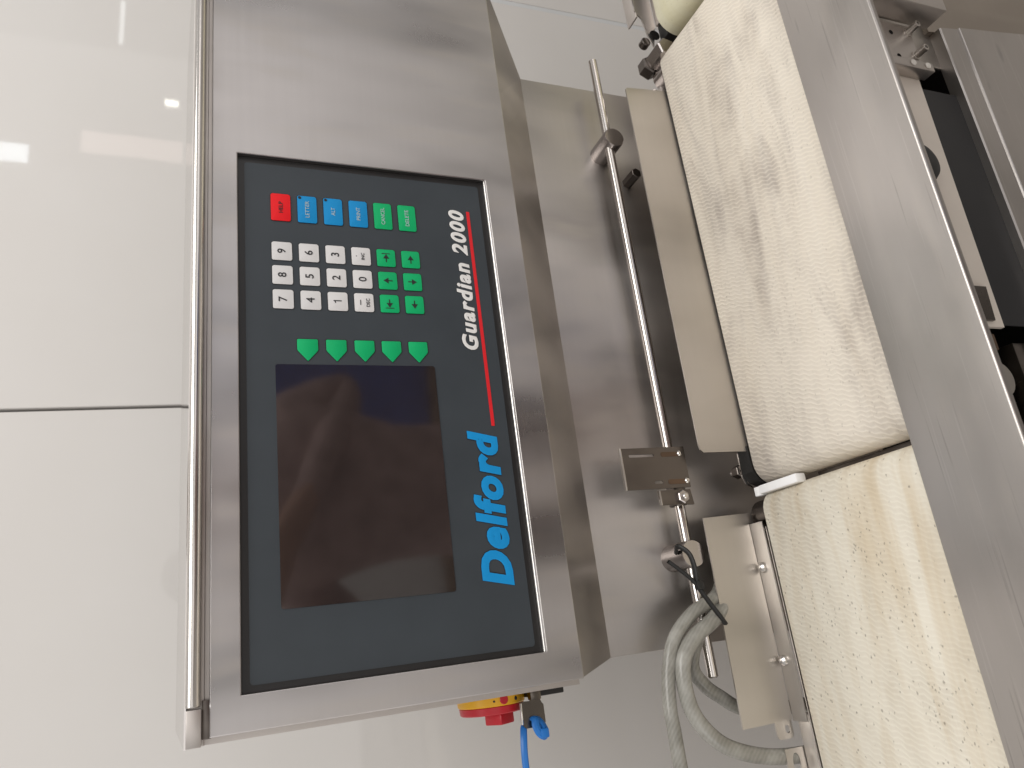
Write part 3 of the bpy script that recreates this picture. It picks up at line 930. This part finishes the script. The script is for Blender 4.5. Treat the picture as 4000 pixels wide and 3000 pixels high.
obj("knob", add_lathe(bmesh.new(), (0.3440, 0.3892, -0.5730), (0, -1, 0), [(0, .0150), (.004, .0195), (.012, .0205), (.017, .0180), (.019, .0120)], 36), M_black, fr)
obj("latch_plate", prism_xz([(0.2000, -0.6135), (0.2318, -0.6165), (0.2318, -0.560), (0.2000, -0.560)], 0.3865, 0.3893), MS_dark, fr)
obj("brown_bracket", box(0.1745, 0.1890, 0.3900, 0.4040, -0.6110, -0.545, 0.001), M_rust, fr)
obj("round_foot", cyl((0.1480, 0.3980, -0.5980), (0, -1, 0), 0.010, 0.0150, 28), MS_guide, fr)
chn = obj("cross_channel", box(0.5200, 0.640, 0.3600, 0.3850, -0.6630, -0.545, 0.0012), MS_dull, fr)
obj("channel_gusset", box(0.4985, 0.5185, 0.3760, 0.3835, -0.5700, -0.545, 0.001), MS_dark, fr)

base = thing("machine_base", "steel machine base with a charcoal back panel and a folded lower edge under the rail", "machine base", (0.3, 0.42, FLOOR))
obj("dark_panel", box(0.2025, 0.4580, 0.4000, 0.4020, -0.760, -0.540, 0.0006), M_charc, base)
obj("cavity_shade", box(-0.70, 1.30, 0.470, 0.474, -0.85, -0.545), M_void, base)  # black sheet painted as the shade of the empty frame
obj("back_reflector", box(-0.70, 1.30, 0.4745, 0.4765, -1.02, -0.545), M_pale, base)  # unseen pale sheet added to brighten what the column mirrors
obj("cross_bar", box(0.02, 0.1930, 0.4150, 0.4500, -0.700, -0.670, 0.001), MS_dark, base)
pr = [(0.4050, -0.6970), (0.3925, -0.6970), (0.3912, -0.6985), (0.3882, -0.7185), (0.3868, -0.7192), (0.3862, -0.7200), (0.3800, -0.7700), (0.3400, -1.05), (0.3400, -1.051), (0.4050, -1.051)]
obj("lower_panel", extrude_profile(pr, -0.70, 0.5370), MS_rail, base, smooth=20)
obj("lower_panel", extrude_profile([(0.4060, -0.690), (0.3990, -0.690), (0.3440, -1.05), (0.4060, -1.05)], 0.5375, 1.30), MS_deep, base)
for lx in (-0.6, 1.2):
    obj("leg", box(lx - .02, lx + .02, 0.36, 0.40, FLOOR, -1.0505, 0.002), MS_dull, base)


# ------------------------------------------------------------------ hoses and black tie
def hose(name, label, pts, r):
    t = thing(name, label, "hose", pts[0], "grey hoses tied to the column")
    obj("hose_wall", tube(pts, r, 18, per=14), M_hose, t)
    return t


hose("hose", "outermost grey braided hose hanging nearest the left edge of the column", [(0.060, 0.655, -0.500), (0.030, 0.635, -0.470), (0.0108, 0.622, -0.4470), (-0.0010, 0.620, -0.4170), (-0.0212, 0.620, -0.3925), (-0.0486, 0.620, -0.3800), (-0.0762, 0.62, -0.3752), (-0.0965, 0.62, -0.3752), (-0.1248, 0.62, -0.3752), (-0.16, 0.62, -0.377), (-0.20, 0.62, -0.38)], 0.0063)
hose("hose", "middle grey braided hose curving to the slotted bracket by the stained belt", [(0.040, 0.650, -0.500), (0.012, 0.630, -0.467), (-0.0070, 0.6150, -0.4380), (-0.0233, 0.6130, -0.4075), (-0.0431, 0.6130, -0.3920), (-0.0714, 0.6140, -0.3908), (-0.0934, 0.6150, -0.3995), (-0.1146, 0.6165, -0.4215), (-0.1283, 0.6185, -0.4555), (-0.1345, 0.6190, -0.4900), (-0.1360, 0.6190, -0.530), (-0.136, 0.619, -0.58)], 0.0071)
hose("hose", "inner grey braided hose in a tight curve passing behind the bolted guide", [(0.020, 0.665, -0.500), (-0.004, 0.645, -0.455), (-0.0210, 0.632, -0.4270), (-0.0469, 0.632, -0.4140), (-0.0650, 0.633, -0.4235), (-0.0780, 0.636, -0.4410), (-0.0900, 0.640, -0.4620), (-0.098, 0.645, -0.50), (-0.10, 0.65, -0.56)], 0.0064)

tie = thing("cable_tie", "black cable tie wrapped round the rod boss and the grey hoses", "cable tie", (0.03, 0.612, -0.42))
obj("tie_strap", tube([(0.0560, .630, -0.4180), (0.0600, .614, -0.4110), (0.0520, .606, -0.4160), (0.0380, .604, -0.4180), (0.0230, .606, -0.4190), (0.0080, .606, -0.4270), (-0.0070, .6065, -0.4370), (-0.0140, .612, -0.4450)], 0.0026, 10, flat=0.7), M_rubber_shade, tie)
obj("tie_tail", tube([(0.0475, .612, -0.3955), (0.0390, .608, -0.4030), (0.0300, .606, -0.4120), (0.0210, .6055, -0.4190)], 0.0022, 10, flat=0.7), M_rubber_shade, tie)
obj("tie_head", box(0.0185, 0.0260, 0.6015, 0.6080, -0.4235, -0.4160, 0.001), M_rubber_shade, tie)

# ------------------------------------------------------------------ the photographer and the phone, seen mirrored in the screen
M_skin = plastic("skin", (0.46, 0.27, 0.20), 0.5, 0.08)
M_jumper = plastic("brown_knit", (0.42, 0.30, 0.28), 0.85, 0.25, 0.2, 0.6, 260)
M_trouser = plastic("dark_denim", (0.030, 0.034, 0.052), 0.8, 0.2, 0.2, 0.4, 500)
M_hair = plastic("dark_hair", (0.030, 0.022, 0.016), 0.6, 0.3)


def skin_mesh(verts, edges, levels=2):
    me = bpy.data.meshes.new("sk")
    me.from_pydata([v[:3] for v in verts], edges, [])
    ob = bpy.data.objects.new("sk", me)
    COL.objects.link(ob)
    ob.modifiers.new("Skin", 'SKIN')
    lay = me.skin_vertices[0] if me.skin_vertices else None
    if lay is None:
        bpy.context.view_layer.objects.active = ob
    for i, v in enumerate(verts):
        r = v[3] if isinstance(v[3], tuple) else (v[3], v[3])
        me.skin_vertices[0].data[i].radius = r
    me.skin_vertices[0].data[0].use_root = True
    su = ob.modifiers.new("Sub", 'SUBSURF')
    su.levels = levels
    bpy.context.view_layer.update()
    dg = bpy.context.evaluated_depsgraph_get()
    out = bpy.data.meshes.new_from_object(ob.evaluated_get(dg))
    bpy.data.objects.remove(ob)
    return out


PX, PYY = 0.33, -0.36
vs, ed = [], []


def jt(x, y, z, r, par=None):
    vs.append((x, y, z, r))
    if par is not None:
        ed.append((par, len(vs) - 1))
    return len(vs) - 1


pel = jt(PX, PYY, -0.50, (.155, .115))
wai = jt(PX, PYY, -0.32, (.140, .105), pel)
che = jt(PX, PYY, -0.10, (.155, .115), wai)
nek = jt(PX, PYY + .01, 0.045, .058, che)
hd0 = jt(PX - .01, PYY + .035, 0.10, .066, nek)
hd1 = jt(PX - .01, PYY + .04, 0.17, .085, hd0)
hd2 = jt(PX - .01, PYY + .03, 0.235, .075, hd1)
for sgn in (-1, 1):
    hip = jt(PX + sgn * .10, PYY, -0.58, .088, pel)
    kn = jt(PX + sgn * .12, PYY + .02, -0.98, .060, hip)
    an = jt(PX + sgn * .13, PYY - .01, -1.36, .042, kn)
    jt(PX + sgn * .15, PYY + .16, -1.412, .034, an)
body = list(range(len(vs)))
for sgn, el, wr, pm in ((-1, (.07, -.40, -.27), (.035, -.165, -.135), (.028, -.085, -.085)), (1, (.58, -.38, -.30), (.30, -.20, -.17), (.16, -.095, -.095))):
    sh = jt(PX + sgn * .185, PYY, -0.025, .068, che)
    body.append(sh)
    e = jt(*el, .050, sh)
    w = jt(*wr, .030, e)
    p = jt(*pm, (.036, .018), w)
    wv_, pv = Vector(wr), Vector(pm)
    d = (pv - wv_).normalized()
    side = Vector((-d.z, 0, d.x)).normalized()
    for k, (off, ln) in enumerate(((-.027, .055), (-.009, .066), (.009, .070), (.027, .060))):
        b0 = pv + d * .022 + side * off
        b1 = b0 + d * ln * .5 + Vector((.012 * (-sgn), .012, 0))
        b2 = b1 + d * ln * .3 + Vector((.016 * (-sgn), -.004, 0))
        i0 = jt(*b0, .0095, p); i1 = jt(*b1, .0088, i0); jt(*b2, .0075, i1)
    t0 = pv - side * .030 - d * .02
    t1 = t0 + d * .035 + Vector((.010 * (-sgn), -.012, 0))
    i0 = jt(*t0, .0115, p); jt(*t1, .0095, i0)
zs = lambda z: FLOOR + (z - FLOOR) * 0.905
for i_ in body:
    x_, y_, z_, r_b = vs[i_]
    vs[i_] = (x_, y_, zs(z_), r_b)
me = skin_mesh(vs, ed, 2)
per = bpy.data.objects.new("person", me)
COL.objects.link(per)
for m_ in (M_jumper, M_skin, M_trouser):
    me.materials.append(m_)
for pg in me.polygons:
    c = pg.center
    pg.use_smooth = True
    hand = c.y > -0.175 and c.z > -0.3
    pg.material_index = 1 if (c.z > zs(0.055) or hand) else (2 if c.z < zs(-0.56) else 0)
per["label"] = "person in a brown jumper and dark trousers standing and holding up a phone"
per["category"] = "person"
bm = bmesh.new()
bmesh.ops.create_uvsphere(bm, u_segments=24, v_segments=16, radius=1.0)
for v in list(bm.verts):
    if v.co.z < -0.1 and v.co.y > -0.2:
        bm.verts.remove(v)
for v in bm.verts:
    v.co = Vector((PX - .01 + v.co.x * .098, PYY + .018 + v.co.y * .112, zs(0.205) + v.co.z * .105))
obj("hair", bm, M_hair, per)
obj("nose", add_lathe(bmesh.new(), (PX - .01, PYY + .122, zs(.155)), (0, 1, -.35), [(0, .016), (.016, .011), (.024, .004)], 12), M_skin, per)
for sgn in (-1, 1):
    obj("eye", add_lathe(bmesh.new(), (PX - .01 + sgn * .032, PYY + .112, zs(.182)), (0, 1, 0), [(0, .013), (.006, .011), (.009, .004)], 14), M_inkw, per)
    obj("ear", add_lathe(bmesh.new(), (PX - .01 + sgn * .086, PYY + .03, zs(.165)), (sgn, 0, 0), [(0, .020), (.010, .026), (.014, .018)], 14), M_skin, per)
obj("mouth", box(PX - .034, PX + .014, PYY + .116, PYY + .123, zs(.108), zs(.116), .002), M_red, per)
ph = thing("phone", "black mobile phone held up by the person", "phone", (0, 0, 0))
bm = box(-0.010, 0.150, -0.030, 0.045, -0.0120, -0.0035, 0.003)
bmesh.ops.transform(bm, verts=bm.verts, matrix=Matrix(((RX[0], RY[0], RZ[0], 0), (RX[1], RY[1], RZ[1], 0), (RX[2], RY[2], RZ[2], 0), (0, 0, 0, 1))))
obj("phone_case", bm, M_black, ph)

# ------------------------------------------------------------------ stock behind the photographer, mirrored in the screen and the steel
M_tarp = plastic("blue_sheet", (0.02, 0.07, 0.30), 0.35, 0.3, 0.5, 0.5, 14)
M_crate = plastic("red_crate", (0.40, 0.03, 0.03), 0.5, 0.2)
M_carton = plastic("white_carton", (0.62, 0.60, 0.58), 0.7, 0.08)
M_wood = plastic("pallet_wood", (0.33, 0.23, 0.14), 0.8, 0.25)


def stack(name, label, cat, x0, x1, y0, y1, h, mat):
    t = thing(name, label, cat, ((x0 + x1) / 2, (y0 + y1) / 2, FLOOR))
    for k in range(3):
        yy = y0 + (y1 - y0) * (k + .5) / 3
        obj("runner", box(x0, x1, yy - .05, yy + .05, FLOOR, FLOOR + .10, .004), M_wood, t)
    for k in range(5):
        xx = x0 + (x1 - x0) * (k + .5) / 5
        obj("board", box(xx - .07, xx + .07, y0, y1, FLOOR + .102, FLOOR + .124, .002), M_wood, t)
    bm = box(x0 + .02, x1 - .02, y0 + .02, y1 - .02, FLOOR + .126, FLOOR + h, 0.03)
    bmesh.ops.subdivide_edges(bm, edges=bm.edges[:], cuts=5, use_grid_fill=True)
    for v in bm.verts:
        f = max(0.0, 1.0 - (FLOOR + h - v.co.z) / h)
        v.co.x += .018 * math.sin(v.co.z * 17 + v.co.y * 23)
        v.co.y += .018 * math.sin(v.co.z * 13 + v.co.x * 19)
    obj("load", bm, mat, t)
    return t


stack("pallet_stack", "pallet load wrapped in blue plastic sheet far behind the photographer", "pallet", 1.25, 2.55, -4.1, -3.2, 1.30, M_tarp)
stack("pallet_stack", "pallet of red crates beside the blue wrapped load behind the photographer", "pallet", 0.78, 1.15, -3.9, -3.3, 1.15, M_crate)
stack("pallet_stack", "pallet of white cartons left of the red crates behind the photographer", "pallet", 0.05, 0.65, -3.9, -3.2, 1.05, M_carton)
